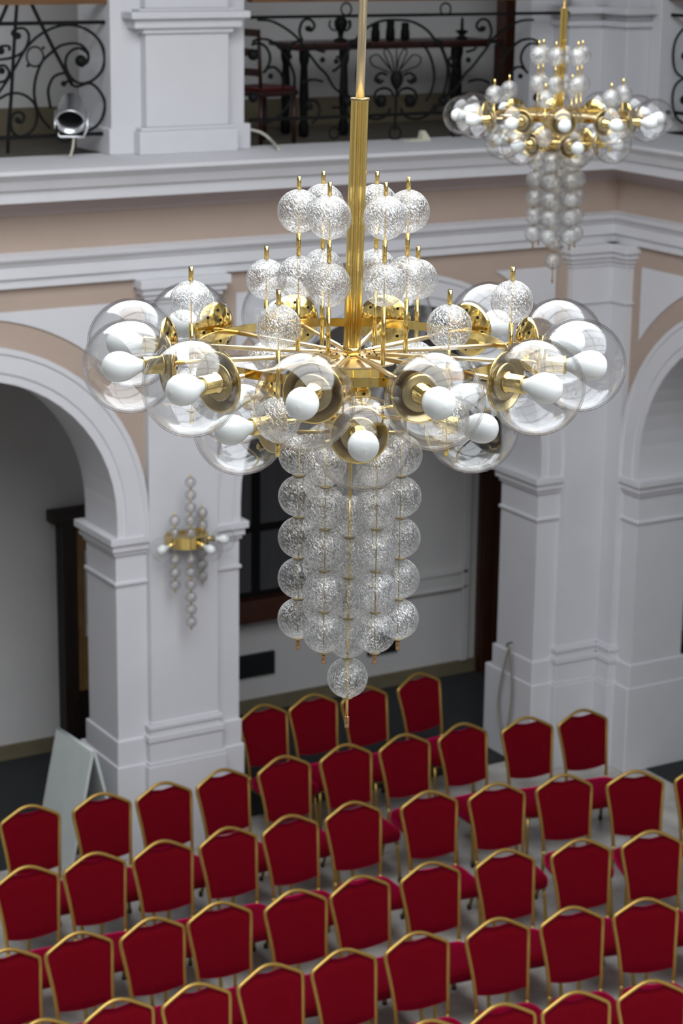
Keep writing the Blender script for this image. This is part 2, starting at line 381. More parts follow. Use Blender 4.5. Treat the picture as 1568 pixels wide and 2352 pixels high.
# gallery slab, gallery floor, corridor and gallery walls, ceiling ring and skylight
sl = MB().box(-3.2, XC+.3, YB, YC+.3, 5.0, 5.62).box(XB, XC+.3, -3.2, YB, 5.0, 5.62).box(-3.2, XW+.8, YW+.02, YB, 4.8, 5.44).box(XW+.02, XB, -3.2, YW+.02, 4.8, 5.44)
structure(sl.build('floor_gallery', M['galfloor']))
ul = MB().box(-3.2, XC, YB, YC, 4.94, 5.0).box(XB, XC, -3.2, YB, 4.94, 5.0); structure(ul.build('ceiling_corridor', M['corr']))
wb = structure(MB().box(-3.2, XC+.3, YC, YC+.3, 0, 9.9).build('wall_back', M['corr']))
ws = structure(MB().box(XC, XC+.3, -3.2, YC, 0, 9.9).build('wall_side', M['corr']))
structure(MB().box(-3.5, -3.2, -3.5, YC+.3, 0, 10.5).build('wall_left', M['near']))
structure(MB().box(-3.5, XC+.3, -3.5, -3.2, 0, 10.5).build('wall_near', M['near']))
bb = MB().box(-3.2, XC, YC-.025, YC, 0, .14).box(XC-.025, XC, -3.2, YC, 0, .14); structure(bb.build('baseboard_corridor', M['olive']))
bb = MB().box(-3.2, XC, YC-.02, YC, 5.62, 5.87).box(XC-.02, XC, -3.2, YC, 5.62, 5.87); structure(bb.build('baseboard_gallery', M['olive']))
x0, x1, y0, y1, zc = SKY
ce = MB().box(-3.5, XC+.3, y1, YC+.3, zc, zc+.3).box(-3.5, XC+.3, -3.5, y0, zc, zc+.3).box(-3.5, x0, y0, y1, zc, zc+.3).box(x1, XC+.3, y0, y1, zc, zc+.3)
ce.box(-3.2, XC, YB, YC, 9.7, 9.9).box(XB, XC, -3.2, YB, 9.7, 9.9)
structure(ce.build('ceiling', M['concrete']))
sb = MB().box(-3.2, XB, YW, YB, 9.4, zc).box(XW, XB, -3.2, YW, 9.4, zc); structure(sb.build('wall_upper', M['white']))
sk = empty('skylight_frame', ((x0+x1)/2, (y0+y1)/2, zc)); structure(sk)
def bar(x0_, x1_, y0_, y1_, z0_, z1_):
    c = sk.location; MB().box(x0_-c.x, x1_-c.x, y0_-c.y, y1_-c.y, z0_-c.z, z1_-c.z).build('glazing_bar', M['board'], sk)
nx, ny = 2, 8
for i in range(nx+1):
    x = x0+(x1-x0)*i/nx; w = .10 if i % 2 == 0 else .035; bar(x-w, x+w, y0, y1, zc+.1, zc+.1+w*2.5)
for i in range(ny+1):
    y = y0+(y1-y0)*i/ny; w = .10 if i % 4 == 0 else .035; bar(x0, x1, y-w, y+w, zc+.12, zc+.12+w*2.5)

# pedestals of the gallery columns (parts of the far wall)
def stack(name, par, mats, boxes, bevel=.008):
    for nm, lst in boxes:
        q = MB()
        for b in lst: q.box(*b)
        q.build(nm, mats, par, bevel)
ZL = 5.692
stack('p', wf, M['white'], [
 ('column_flank', [(7.15, 8.30, 15.50, 16.1, ZL, 9.4), (7.12, 8.34, 15.47, 16.1, ZL, 5.89)]),
 ('pedestal_base', [(7.32, 8.17, 15.355, 15.55, ZL, 5.87), (7.34, 8.15, 15.37, 15.55, 5.87, 5.895)]),
 ('pedestal', [(7.40, 8.11, 15.40, 15.55, 5.895, 6.60)]),
 ('pedestal_cap', [(7.37, 8.14, 15.375, 15.55, 6.60, 6.64), (7.285, 8.20, 15.345, 15.55, 6.64, 6.712), (7.24, 8.25, 15.30, 15.55, 6.712, 6.765), (7.33, 8.16, 15.36, 15.55, 6.765, 6.785)]),
 ('column_shaft', [(7.40, 8.11, 15.40, 15.55, 6.785, 9.4)]),
 ('column_flank', [(11.36, 12.6, 15.95, 16.2, ZL, 9.4)]),
 ('pedestal_base', [(11.55, 12.2, 15.66, 16.0, ZL, 5.885)]),
 ('pedestal', [(11.60, 12.2, 15.71, 16.0, 5.885, 6.58)]),
 ('pedestal_cap', [(11.56, 12.2, 15.67, 16.0, 6.58, 6.63), (11.50, 12.2, 15.61, 16.0, 6.69, 6.75)]),
 ('column_shaft', [(11.60, 12.2, 15.71, 16.0, 6.63, 9.4)])])
stack('p', wr, M['white'], [
 ('column_flank', [(12.2, 12.6, 15.22, 16.2, ZL, 9.4)]),
 ('pedestal_base', [(11.90, 12.2, 15.31, 16.0, ZL, 5.885)]),
 ('pedestal', [(11.95, 12.2, 15.36, 16.0, 5.885, 6.58)]),
 ('pedestal_cap', [(11.91, 12.2, 15.32, 16.0, 6.58, 6.63), (11.85, 12.2, 15.26, 16.0, 6.69, 6.75)]),
 ('column_shaft', [(11.95, 12.2, 15.36, 16.0, 6.63, 9.4)])])

# corridor joinery: door on the left, dark glazed window and grille in the middle, panelled wall and wooden jamb to the right
d1 = structure(MB().box(7.55, 8.75, 17.60, 17.70, 0, 2.2).build('door_1', M['darkwood']))
MB().box(7.46, 8.84, 17.54, 17.70, 2.2, 2.31).build('door_lintel', M['darkwood'], d1, .01)
MB().box(7.55, 7.69, 17.55, 17.62, 0, 2.2).build('door_frame', M['darkwood'], d1, .008)
MB().box(7.70, 8.6, 17.575, 17.62, .58, 2.12).build('door_leaf', M['ochre'], d1, .006)
MB().box(7.77, 8.5, 17.55, 17.58, 1.10, 1.92).build('notice_frame', M['board'], d1, .004)
MB().box(7.78, 8.49, 17.54, 17.56, 1.22, 1.82).build('notice_pane', M['darkglass'], d1)
w1 = structure(MB().box(9.0, 10.45, 17.62, 17.70, 1.0, 2.72).build('window_1', M['black']))
MB().box(8.95, 10.5, 17.50, 17.70, .98, 1.20).build('window_sill', M['umber'], w1, .01)
for xa, xb in ((9.05, 9.50), (9.60, 10.0), (10.06, 10.4)):
    for za, zb in ((1.26, 1.84), (1.92, 2.66)):
        MB().box(xa, xb, 17.605, 17.625, za, zb).build('pane', M['greyglass'], w1)
def grille(x0, x1, z0, z1, label):
    g = empty('vent_grille', ((x0+x1)/2, 17.69, z0)); tag(g, label, 'vent')
    MB().box(x0-(x0+x1)/2, (x1-x0)/2, -.012, .01, 0, z1-z0).build('backing', M['vent'], g)
    n = 7
    for i in range(n):
        z = (z1-z0)*(i+.5)/n; MB().box(-(x1-x0)/2, (x1-x0)/2, -.03, -.012, z-.006, z+.004).build('slat', M['vent'], g)
grille(9.40, 9.80, .37, .60, 'dark slatted vent low on the wall left of the hanging glass strands')
grille(10.86, 11.2, .37, .58, 'dark slatted vent low on the wall behind the lowest glass ball')
pw = MB().box(10.55, 12.02, 17.665, 17.70, .93, 1.10).box(10.55, 12.02, 17.65, 17.70, 1.08, 1.12).box(10.55, 12.02, 17.65, 17.70, .92, .95).box(11.96, 12.04, 17.65, 17.70, .14, 4.9)
structure(pw.build('trim_1', M['corr'], None, .006))
d2 = structure(MB().box(12.15, 13.1, 17.60, 17.70, 0, 3.4).build('door_2', M['umber']))
MB().box(12.15, 12.24, 17.57, 17.62, 0, 3.4).build('door_frame', M['umber'], d2, .006)
MB().box(12.30, 13.0, 17.585, 17.61, 1.3, 3.2).build('door_panel', M['umber'], d2, .01)
MB().box(12.30, 13.0, 17.585, 17.61, .2, 1.15).build('door_panel', M['umber'], d2, .01)
d3 = structure(MB().box(XC-.1, XC, 12.4, 14.6, 0, 2.9).build('door_3', M['umber']))
MB().box(XC-.14, XC, 12.2, 12.4, 0, 3.0).build('door_frame', M['darkwood'], d3)

# ------------------------------------------------------------------ chandelier (local x = along the hall's diagonal, z up)
S = .8
def pol(r, deg, z=0): a = math.radians(deg); return Vector((r*math.sin(a), -r*math.cos(a), z))*S
GR = .1255*S; BR = .0585*S
me_globe = None
def mesh_globe():
    # sphere with a small neck opening at local -x (towards the hub)
    mb = MB(); n = 36; a0 = math.radians(20); m = 26
    prof = [(GR*math.sin(a0+(PI-a0)*i/m), -GR*math.cos(a0+(PI-a0)*i/m)) for i in range(m+1)]
    prof[-1] = (1e-5, GR)
    Ri = GR*.965; prof += [(max(1e-5, Ri*math.sin(PI-(PI-a0)*i/m)), -Ri*math.cos(PI-(PI-a0)*i/m)) for i in range(m+1)]
    mb.lathe(prof, n, ax=(1, 0, 0), caps=False); return mb.mesh('lamp_globe')
def mesh_cup():
    mb = MB(); R = GR*1.012; prof = []
    for i in range(9): a = math.radians(2+36*i/8); prof.append((R*math.sin(a), -R*math.cos(a)))
    prof += [(prof[-1][0]+.001*S, prof[-1][1]+.004*S), (prof[-1][0]-.004*S, prof[-1][1]+.005*S)]
    mb.lathe(prof, 32, ax=(1, 0, 0), caps=False); return mb.mesh('brass_cup')
def mesh_plate():
    mb = MB(); R = GR*.992; prof = []
    for i in range(7): a = math.radians(37.5-17*i/6); prof.append((R*math.sin(a), -R*math.cos(a)+.003*S))
    prof += [(.046*S, -.106*S), (.050*S, -.100*S), (.050*S, -.094*S), (.044*S, -.091*S), (.004*S, -.091*S)]
    mb.lathe(prof, 32, ax=(1, 0, 0), caps=False)
    return mb.mesh('cup_plate')
def mesh_holes():
    return MB().lathe([(.0046*S, -.0006*S), (.0046*S, .0006*S)], 8, ax=(1, 0, 0)).mesh('vent_hole')
HOLES = []
for _ring, _cnt in ((14, 4), (27, 8)):
    for _k in range(_cnt):
        _a = math.radians(_ring); _b = 2*PI*_k/_cnt
        HOLES.append(Vector((-math.cos(_a), math.sin(_a)*math.cos(_b), math.sin(_a)*math.sin(_b))))
def mesh_socket():
    mb = MB(); mb.lathe([(.029*S, -.09*S), (.029*S, -.085*S), (.0245*S, -.083*S), (.0245*S, -.036*S), (.023*S, -.034*S), (.012*S, -.034*S)], 24, ax=(1, 0, 0), flute=.035); return mb.mesh('socket')
def mesh_bulb():
    mb = MB(); pr = [(.0125,-.045),(.015,-.040),(.0165,-.036),(.0165,-.028),(.0175,-.022),(.022,-.012),(.029,0),(.0365,.014),(.0405,.028),(.0412,.040),(.0395,.052),(.034,.065),(.0255,.0745),(.014,.0805),(.00001,.0825)]
    mb.lathe([(r*S, (h-.008)*S) for r, h in pr], 28, ax=(1, 0, 0), caps=False); return mb.mesh('bulb')
MG = dict(lamp_globe=mesh_globe(), cup_plate=mesh_plate(), brass_cup=mesh_cup(), vent_hole=mesh_holes(), socket=mesh_socket(), bulb=mesh_bulb())
for k, mt in (('lamp_globe', 'globe'), ('brass_cup', 'brass'), ('cup_plate', 'dullbrass'), ('vent_hole', 'black'), ('socket', 'brass'), ('bulb', 'bulb')): MG[k].materials.append(M[mt])
me_ball = MB().ball((0,0,0), BR, 28, 16).mesh('crackle_ball'); me_ball.materials.append(M['crackle'])
me_disc = MB().lathe([(.016*S, -.0016*S), (.016*S, .0016*S)], 20).mesh('brass_washer'); me_disc.materials.append(M['dullbrass'])

def make_chandelier():
    root = empty('chandelier')
    def globe(r, deg, z):
        a = math.radians(deg); rz = math.atan2(-math.cos(a), math.sin(a))
        g = inst('lamp_globe', MG['lamp_globe'], root, pol(r, deg, z), (0, 0, rz))
        c = inst('brass_cup', MG['brass_cup'], g); inst('cup_plate', MG['cup_plate'], g)
        inst('socket', MG['socket'], g); inst('bulb', MG['bulb'], g)
        for d in HOLES: inst('vent_hole', MG['vent_hole'], g, d*GR*1.013, Vector((1, 0, 0)).rotation_difference(d).to_euler())
    for k in range(12): globe(.62, -10.8+30*k, 0)
    for k in range(6): globe(.358, 4.7+60*k, -.165)
    # stem and fluted sleeve lean a touch, as they hang
    top = Vector((.018*S, 0, .96*S)); L = (4.4)
    def on(z): return Vector((.018/.96*z*S, 0, z*S))
    MB().tube([on(.684), on(.9), on(L)], .0115*S, 14).build('stem', M['brassb'], root)
    sl = MB(); n = 36
    hs = [(0.005, .90), (.012, 1.0), (.10, 1.0), (.684, 1.0)]
    vs = []
    for h, q in hs:
        c = on(h)
        for k in range(n):
            a = 2*PI*k/n; rr = .0236*S*q*(1-.13*(k % 2)); vs.append(c+Vector((math.cos(a)*rr, math.sin(a)*rr, 0)))
    sl.add(vs, [(i*n+k, i*n+(k+1) % n, (i+1)*n+(k+1) % n, (i+1)*n+k) for i in range(3) for k in range(n)])
    sl.build('fluted_sleeve', M['brass'], root)
    MB().lathe([(.0255*S, -.003*S), (.0255*S, .003*S)], 28, on(.686)).build('sleeve_collar', M['dullbrass'], root)
    MB().lathe([(.0245*S, 0), (.0245*S, .02*S)], 28, on(.0)).build('sleeve_collar', M['brass'], root)
    # hub plate (twelve-sided) and drums
    MB().lathe([(.118*S, -.021*S), (.128*S, -.017*S), (.128*S, -.013*S), (.05*S, -.004*S), (.03*S, -.002*S)], 12, smooth=False).build('hub_plate', M['brassb'], root)
    MB().lathe([(.09*S, -.075*S), (.093*S, -.072*S), (.093*S, -.026*S), (.10*S, -.021*S)], 36, smooth=True).build('hub_drum', M['brass'], root)
    MB().lathe([(.0055*S, -.41*S), (.0055*S, -.205*S), (.016*S, -.2*S), (.016*S, -.075*S)], 16).build('hub_tube', M['brass'], root)
    MB().lathe([(.05*S, -.205*S), (.075*S, -.20*S), (.085*S, -.17*S), (.075*S, -.14*S), (.03*S, -.13*S)], 28).build('lower_hub', M['brass'], root)
    spd = MB().tube([pol(.0, 0, 0), pol(.147, 0, 0)], .0055*S, 8).mesh('strand_arm'); spd.materials.append(M['dullbrass'])
    for k in range(6): inst('strand_arm', spd, root, (0, 0, -.219*S), (0, 0, math.radians(-28.5+60*k)))
    # ring band
    rg = MB(); n = 96; R0, R1, za, zb = .424*S, .429*S, -.002*S, .022*S
    vs = []
    for k in range(n):
        a = 2*PI*k/n; c, s_ = math.cos(a), math.sin(a)
        vs += [(R0*c, R0*s_, za), (R1*c, R1*s_, za), (R1*c, R1*s_, zb), (R0*c, R0*s_, zb)]
    rg.add(vs, [(k*4+j, ((k+1) % n)*4+j, ((k+1) % n)*4+(j+1) % 4, k*4+(j+1) % 4) for k in range(n) for j in range(4)])
    for p in range(len(rg.sm)): rg.sm[p] = True
    o = rg.build('ring_band', M['brass'], root); m = o.modifiers.new('e', 'EDGE_SPLIT'); m.split_angle = .6
    arm = MB().tube([pol(.055, 0, 0), pol(.5, 0, 0)], .0065*S, 10).mesh('arm'); arm.materials.append(M['brassb'])
    larm = MB().tube([pol(.06, 0, 0), pol(.24, 0, 0)], .0075*S, 10).mesh('lower_arm'); larm.materials.append(M['brass'])
    scr = MB()
    for q in (.062, .088): scr.ball(pol(q, 0, .0065), .0028*S, 8, 6)
    scr = scr.mesh('screw'); scr.materials.append(M['black'])
    for k in range(12):
        a = inst('arm', arm, root, (0, 0, .002*S), (0, 0, math.radians(-10.8+30*k))); inst('screw', scr, a)
    for k in range(6): inst('lower_arm', larm, root, (0, 0, -.165*S), (0, 0, math.radians(4.7+60*k)))
    # upright double-ball rods
    rod = MB()
    for za, zb, rr in ((-.005,.152,.0062),(.152,.270,.0018),(.270,.330,.0062),(.330,.447,.0018),(.447,.482,.0058)): rod.tube([(0,0,za*S), (0,0,zb*S)], rr*S, 10)
    rod = rod.mesh('rod'); rod.materials.append(M['brass'])
    for k in range(6):
        p = pol(.147, -25.6+60*k, 0); r_ = inst('rod', rod, root, p)
        for z in (.389, .211): inst('crackle_ball', me_ball, r_, (0, 0, z*S))
    rod2 = MB()
    for za, zb, rr in ((-.194,-.155,.0065),(-.155,-.037,.0018),(-.037,.085,.0065),(.085,.202,.0018),(.202,.240,.0066)): rod2.tube([(0,0,za*S), (0,0,zb*S)], rr*S, 10)
    rod2 = rod2.mesh('rod'); rod2.materials.append(M['brass'])
    for k in range(6):
        r_ = inst('rod', rod2, root, pol(.436, -25.6+60*k, 0))
        for z in (.144, -.096): inst('crackle_ball', me_ball, r_, (0, 0, z*S))
        inst('brass_washer', me_disc, r_, (0, 0, -.156*S))
    # hanging strands
    st = MB().tube([(0,0,-.218*S), (0,0,-.80*S)], .0022*S, 8).mesh('strand_wire'); st.materials.append(M['dullbrass'])
    pin = MB().tube([(0,0,0), (0,0,-.032*S)], .0058*S, 12).mesh('end_pin'); pin.materials.append(M['copper'])
    for k in range(6):
        w = inst('strand_wire', st, root, pol(.141, -28.5+60*k, 0))
        for i in range(5):
            z = -.283-.1187*i; inst('crackle_ball', me_ball, w, (0, 0, z*S)); inst('brass_washer', me_disc, w, (0, 0, (z-.0594)*S))
        inst('end_pin', pin, w, (0, 0, -.818*S))
    st2 = MB().tube([(0,0,-.38*S), (0,0,-1.05*S)], .0042*S, 10).mesh('strand_wire'); st2.materials.append(M['brass'])
    pin2 = MB().lathe([(.0042*S, 0), (.0068*S, -.0012*S), (.0068*S, -.008*S), (.006*S, -.009*S), (.0068*S, -.010*S), (.0068*S, -.034*S)], 14).mesh('end_pin'); pin2.materials.append(M['copper'])
    w = inst('strand_wire', st2, root)
    for i in range(5):
        z = -.459-.1187*i; inst('crackle_ball', me_ball, w, (0, 0, z*S)); inst('brass_washer', me_disc, w, (0, 0, (z-.0594)*S))
    inst('end_pin', pin2, w, (0, 0, -1.05*S))
    return root
ch = make_chandelier()
ch.location = at_d(807.5, 813, 6*S); ch.rotation_euler = (0, 0, -YAW)
tag(ch, 'large brass chandelier of clear glass globes, white bulbs and crackled balls, in sharp focus', 'chandelier', 'hall chandeliers')
ch2 = copy_tree(ch); ch2.location = at_d(1282, 268, 6*S*2.37); ch2.rotation_euler = (0, 0, -YAW-math.radians(-9))
ch2['label'] = 'distant blurred brass and glass chandelier hanging before the corner of the gallery'

# ------------------------------------------------------------------ banquet chairs
def chair_meshes():
    hoopR = [(.172,-.205,.40),(.176,-.214,.48),(.185,-.240,.60),(.197,-.266,.70),(.2065,-.288,.775),(.2085,-.295,.806),(.202,-.300,.830),(.168,-.305,.852),(.120,-.312,.877),(.077,-.319,.898),(.040,-.323,.911),(0,-.325,.916)]
    pts = hoopR+[(-x, y, z) for x, y, z in hoopR[-2::-1]]
    hoop = MB().tube(spline(pts, 3), .0125, 8).mesh('back_frame')
    def hw(z):
        for (xa, _, za), (xb, _, zb) in zip(hoopR, hoopR[1:]):
            if za <= z <= zb: return xa+(xb-xa)*(z-za)/(zb-za)
        return .172
    def yz(z):
        z = max(.40, min(.916, z))
        for (_, ya, za), (_, yb, zb) in zip(hoopR, hoopR[1:]):
            if za <= z <= zb: return ya+(yb-ya)*(z-za)/(zb-za)
        return -.205
    # back panel
    nu, nv = 16, 14
    def ztop(x):
        ax = abs(x)
        for (xa, _, za), (xb, _, zb) in zip(hoopR[4:], hoopR[5:]):
            if xb <= ax <= xa: zt = za+(zb-za)*(xa-ax)/(xa-xb) if xa > xb else za; break
        else: zt = .80
        zt -= .012
        if ax < .085: zt = min(zt, .866+.010*math.cos((ax/.085-1)*PI)*.5+.003)
        return zt
    vs = []
    for side in (-1, 1):
        for j in range(nv+1):
            for i in range(nu+1):
                u = -1+2*i/nu; w0 = .201
                zb = .490-.030*(1-u*u); x_t = u*w0*.99
                zt = ztop(x_t)
                z = zb+(zt-zb)*j/nv
                x = u*(hw(min(z, .80))-.008) if z < .80 else u*(.2085-.008)
                e = max(abs(u), abs(2*j/nv-1)); th = .022*(1-max(0, (e-.72)/.28)**2.2)+.004
                y = yz(z)-.020*(1-u*u)+side*th
                vs.append((x, y, z))
    q = (nu+1)*(nv+1); fs = []
    for j in range(nv):
        for i in range(nu):
            a = j*(nu+1)+i; fs.append((a, a+1, a+nu+2, a+nu+1)); fs.append((q+a, q+a+nu+1, q+a+nu+2, q+a+1))
    def edge(a, b): fs.append((a, q+a, q+b, b))
    for i in range(nu): edge(i+1, i); t = nv*(nu+1); edge(t+i, t+i+1)
    for j in range(nv): edge(j*(nu+1), (j+1)*(nu+1)); edge((j+1)*(nu+1)+nu, j*(nu+1)+nu)
    panel = MB().add(vs, fs, True).mesh('backrest')
    # seat cushion
    def ring(k, z, n=36):
        o = []
        for i in range(n):
            a = 2*PI*i/n; c, s_ = math.cos(a), math.sin(a); p = .38
            x = .208*k*math.copysign(abs(c)**p, c); y = .022+.212*k*math.copysign(abs(s_)**p, s_)
            o.append((x*(1.0+.04*(y/.2)), y, z))
        return o
    vs = []; R = [(.90,.333),(.985,.339),(1.0,.358),(1.0,.378),(.985,.395),(.94,.406),(.75,.413),(.4,.416)]
    for k, z in R: vs += ring(k, z)
    n = 36; fs = [(i*n+k, i*n+(k+1) % n, (i+1)*n+(k+1) % n, (i+1)*n+k) for i in range(len(R)-1) for k in range(n)]
    fs += [tuple(range(n-1, -1, -1)), tuple((len(R)-1)*n+k for k in range(n))]
    seat = MB().add(vs, fs, True).mesh('seat')
    fl = MB().tube([(.180,.165,.335),(.188,.185,.20),(.196,.205,.0)], .0125, 8).mesh('leg')
    fr = MB().tube([(-.180,.165,.335),(-.188,.185,.20),(-.196,.205,.0)], .0125, 8).mesh('leg')
    rl = MB().tube([(.172,-.205,.405),(.172,-.208,.36),(.165,-.235,.22),(.188,-.285,0)], .0125, 8).mesh('leg')
    rr = MB().tube([(-.172,-.205,.405),(-.172,-.208,.36),(-.165,-.235,.22),(-.188,-.285,0)], .0125, 8).mesh('leg')
    foot = MB().lathe([(.016, 0), (.0165, .03), (.0135, .034)], 10).mesh('foot')
    sf = MB().box(-.185,.185,-.20,-.175,.315,.336).box(-.185,.185,.16,.185,.315,.336).box(-.19,-.165,-.2,.18,.315,.336).box(.165,.19,-.2,.18,.315,.336).mesh('seat_frame')
    for me, mt in ((hoop,'gold'),(panel,'red'),(seat,'red'),(fl,'gold'),(fr,'gold'),(rl,'gold'),(rr,'gold'),(foot,'rubber'),(sf,'gold')): me.materials.append(M[mt])
    return dict(hoop=hoop, panel=panel, seat=seat, legs=[(fl,(.196,.205,0)),(fr,(-.196,.205,0)),(rl,(.188,-.285,0)),(rr,(-.188,-.285,0))], foot=foot, sf=sf)
CM = chair_meshes(); CS = 1.10
def make_chair(loc, rz, label, group):
    t = empty('banquet_chair', loc, rz); t.scale = (CS, CS, CS); tag(t, label, 'chair', group)
    inst('seat', CM['seat'], t); inst('backrest', CM['panel'], t); inst('back_frame', CM['hoop'], t); inst('seat_frame', CM['sf'], t)
    for me, f in CM['legs']:
        l = inst('leg', me, t); inst('foot', CM['foot'], l, f)
    return t
ROWS = [
 [(600,1617),(715,1593),(832,1575),(957,1545)],
 [(65,1848),(230,1820),(372,1795),(507,1765),(648,1735),(790,1708),(925,1685),(1058,1660),(1208,1645),(1335,1628)],
 [(58,1988),(213,1957),(369,1929),(519,1899),(662,1871),(807,1840),(982,1815),(1138,1797),(1293,1777),(1457,1768),(1612,1757)],
 [(10,2178),(177,2139),(345,2106),(500,2070),(675,2042),(822,2010),(984,1978),(1156,1949),(1331,1925),(1494,1906),(1655,1893)],
 [(90,2340),(267,2292),(446,2257),(616,2212),(785,2178),(953,2139),(1139,2107),(1310,2081),(1480,2061),(1645,2048)],
 [(979,2341),(1148,2303),(1319,2275),(1494,2249),(1665,2230)]]
NTH = ['first','second','third','fourth','fifth','sixth','seventh','eighth','ninth','tenth','eleventh']
for ri, row in enumerate(ROWS):
    P = [at_z(x, y, .928*CS) for x, y in row]; n = len(P)
    for i, p in enumerate(P):
        a = P[max(0, i-1)]; b = P[min(n-1, i+1)]; t = b-a
        rz = PI+math.atan2(t.y, t.x)+random.uniform(-.02, .02)
        if ri == 1 and i in (7,): rz = PI+math.atan2((p-a).y, (p-a).x)
        off = Matrix.Rotation(rz, 3, 'Z') @ Vector((0, -.325*CS, 0))
        lab = 'red gold-framed banquet chair, %s from the left in the %s row from the arches' % (NTH[i], NTH[ri])
        if ri == 0: lab = 'red gold-framed banquet chair, %s from the left in the short row by the vents' % NTH[i]
        make_chair((p.x-off.x, p.y-off.y, 0), rz, lab, 'red banquet chairs in rows')

# ------------------------------------------------------------------ wrought iron balustrades
def blob(pl, x, y, rpx, par):
    c = pl(x, y); r = rpx/310.0
    MB().ball(c-par.location, r, 12, 8).build('rosette', M['iron'], par)
def scroll(pl, pts, par, r=.0112, k=5, closed=False):
    q = [pl(x, y)-par.location for x, y in pts]
    MB().tube(spline(q, k, closed), r, 6, closed).build('scroll', M['iron'], par)
def circ(cx, cy, rx, ry, n=14): return [(cx+rx*math.cos(2*PI*i/n), cy+ry*math.sin(2*PI*i/n)) for i in range(n)]
YBAL = 15.60
def far_pl(x, y): return at_y(x, y, YBAL)
def railbar(par, a, b, hw_, hh, name='rail', mat='iron'):
    a = Vector(a)-par.location; b = Vector(b)-par.location; d = (b-a)/2
    n = d.cross(Vector((0,0,1))).normalized()*hw_
    MB().obox((a+b)/2, d, n, (0, 0, hh)).build(name, M[mat], par)
# -- middle bay
z_hr, z_up, z_lo = 6.838, 6.70, 5.90
b1 = empty('iron_balustrade', (9.8, YBAL, 5.672)); tag(b1, 'black scrolled iron balustrade with central palmette between the two gallery columns', 'balustrade', 'gallery balustrades')
railbar(b1, (8.4, YBAL, z_hr), (11.5, YBAL, z_hr), .05, .022, 'handrail', 'rail')
railbar(b1, (8.4, YBAL, z_up), (11.5, YBAL, z_up), .012, .012); railbar(b1, (8.4, YBAL, z_lo), (11.5, YBAL, z_lo), .012, .012)
def c1(x, y): return (550+.1658*x, .1658*y)
def c2(x, y): return (820+.1658*x, .1658*y)
H = [[(250,275),(430,290),(600,370),(740,470),(830,560),(900,670),(1000,800),(1100,930),(1200,1030),(1300,1200),(1400,1290),(1480,1330)],
 [(870,560),(830,450),(850,340),(890,280),(960,265),(1020,310),(1035,370),(990,425),(930,410),(930,365)],
 [(180,580),(280,540),(420,560),(550,660),(650,790),(720,930),(760,1080),(750,1250),(700,1400),(630,1520),(500,1640),(330,1710)],
 [(170,620),(280,600),(370,660),(420,770),(410,880),(350,990)],
 [(330,1010),(400,940),(480,930),(560,1000),(600,1100),(600,1230)],
 [(930,1460),(960,1400),(1050,1400),(1105,1500),(1080,1620),(1000,1710)],
 [(860,1150),(950,1110),(1050,1105),(1150,1130)],
 [(1530,560),(1500,690),(1440,850),(1410,1000),(1410,1150),(1430,1290)],
 [(1290,1490),(1380,1490),(1500,1570)],
 [(830,560),(740,600),(660,680),(720,800)],
 [(1040,600),(1060,680),(1180,720)],
 [(1340,790),(1400,800),(1420,860),(1360,940),(1290,990)]]
CX = 908.0
for cv in H:
    p = [c1(*q) for q in cv]; scroll(far_pl, p, b1); scroll(far_pl, [(2*CX-x, y) for x, y in p], b1)
for x, y, r in ((190,760,14),(190,1350,13),(430,1055,7),(970,1480,9),(960,395,7),(1340,850,7),(1150,830,7)):
    a, b = c1(x, y); blob(far_pl, a, b, r, b1); blob(far_pl, 2*CX-a, b, r, b1)
for x, y, r in ((795,21,14),(1023,21,14),(767,306,13),(907,306,15),(1047,303,13)): scroll(far_pl, circ(x, y, r*.85, r), b1, .008, 3, True)
for s_ in (-1, 1):
    mx = (lambda x: x) if s_ > 0 else (lambda x: 2*CX-x)
    for cv in ([(520,275),(700,285),(850,340),(980,430),(1070,540),(1150,640),(1210,780),(1250,930),(1240,1120),(1190,1330)],
               [(880,600),(960,680),(1030,830),(1065,1000),(1060,1150),(1010,1300),(950,1400)],
               [(600,1500),(660,1600),(780,1650),(900,1630),(1010,1560),(1080,1440)],
               [(650,1040),(720,1010),(790,1050),(810,1110),(750,1150),(700,1110)],
               [(560,1330),(600,1250),(700,1220),(800,1270),(820,1380),(760,1470),(670,1450)],
               [(1060,1560),(1120,1460),(1180,1330)]):
        scroll(far_pl, [(mx(c2(*q)[0]), c2(*q)[1]) for q in cv], b1)
    a, b = c2(725, 1385); blob(far_pl, mx(a), b, 14, b1)
    a, b = c2(1190, 1400); blob(far_pl, mx(a), b, 13, b1)
    a, b = c2(1110, 590); blob(far_pl, mx(a), b, 9, b1)
    a, b = c2(770, 1110); blob(far_pl, mx(a), b, 6, b1)
    for cv in ([(560,1010),(690,850),(780,760),(880,800),(850,900),(720,960),(600,1010)], [(545,1000),(580,800),(650,680),(690,720),(640,850),(570,1000)]):
        scroll(far_pl, [(mx(c2(*q)[0]), c2(*q)[1]) for q in cv], b1, .006)
scroll(far_pl, [c2(545, 1250), c2(535, 1500), c2(525, 1690), c2(520, 1800)], b1, .013)
scroll(far_pl, [c2(545, 1000), c2(545, 850), c2(545, 680)], b1, .006)
vs_c = far_pl(*c2(548, 1110))-b1.location
MB().lathe([(.004,-.085),(.022,-.07),(.045,-.03),(.055,.01),(.05,.045),(.035,.06),(.045,.07)], 14, vs_c).build('vase', M['iron'], b1)
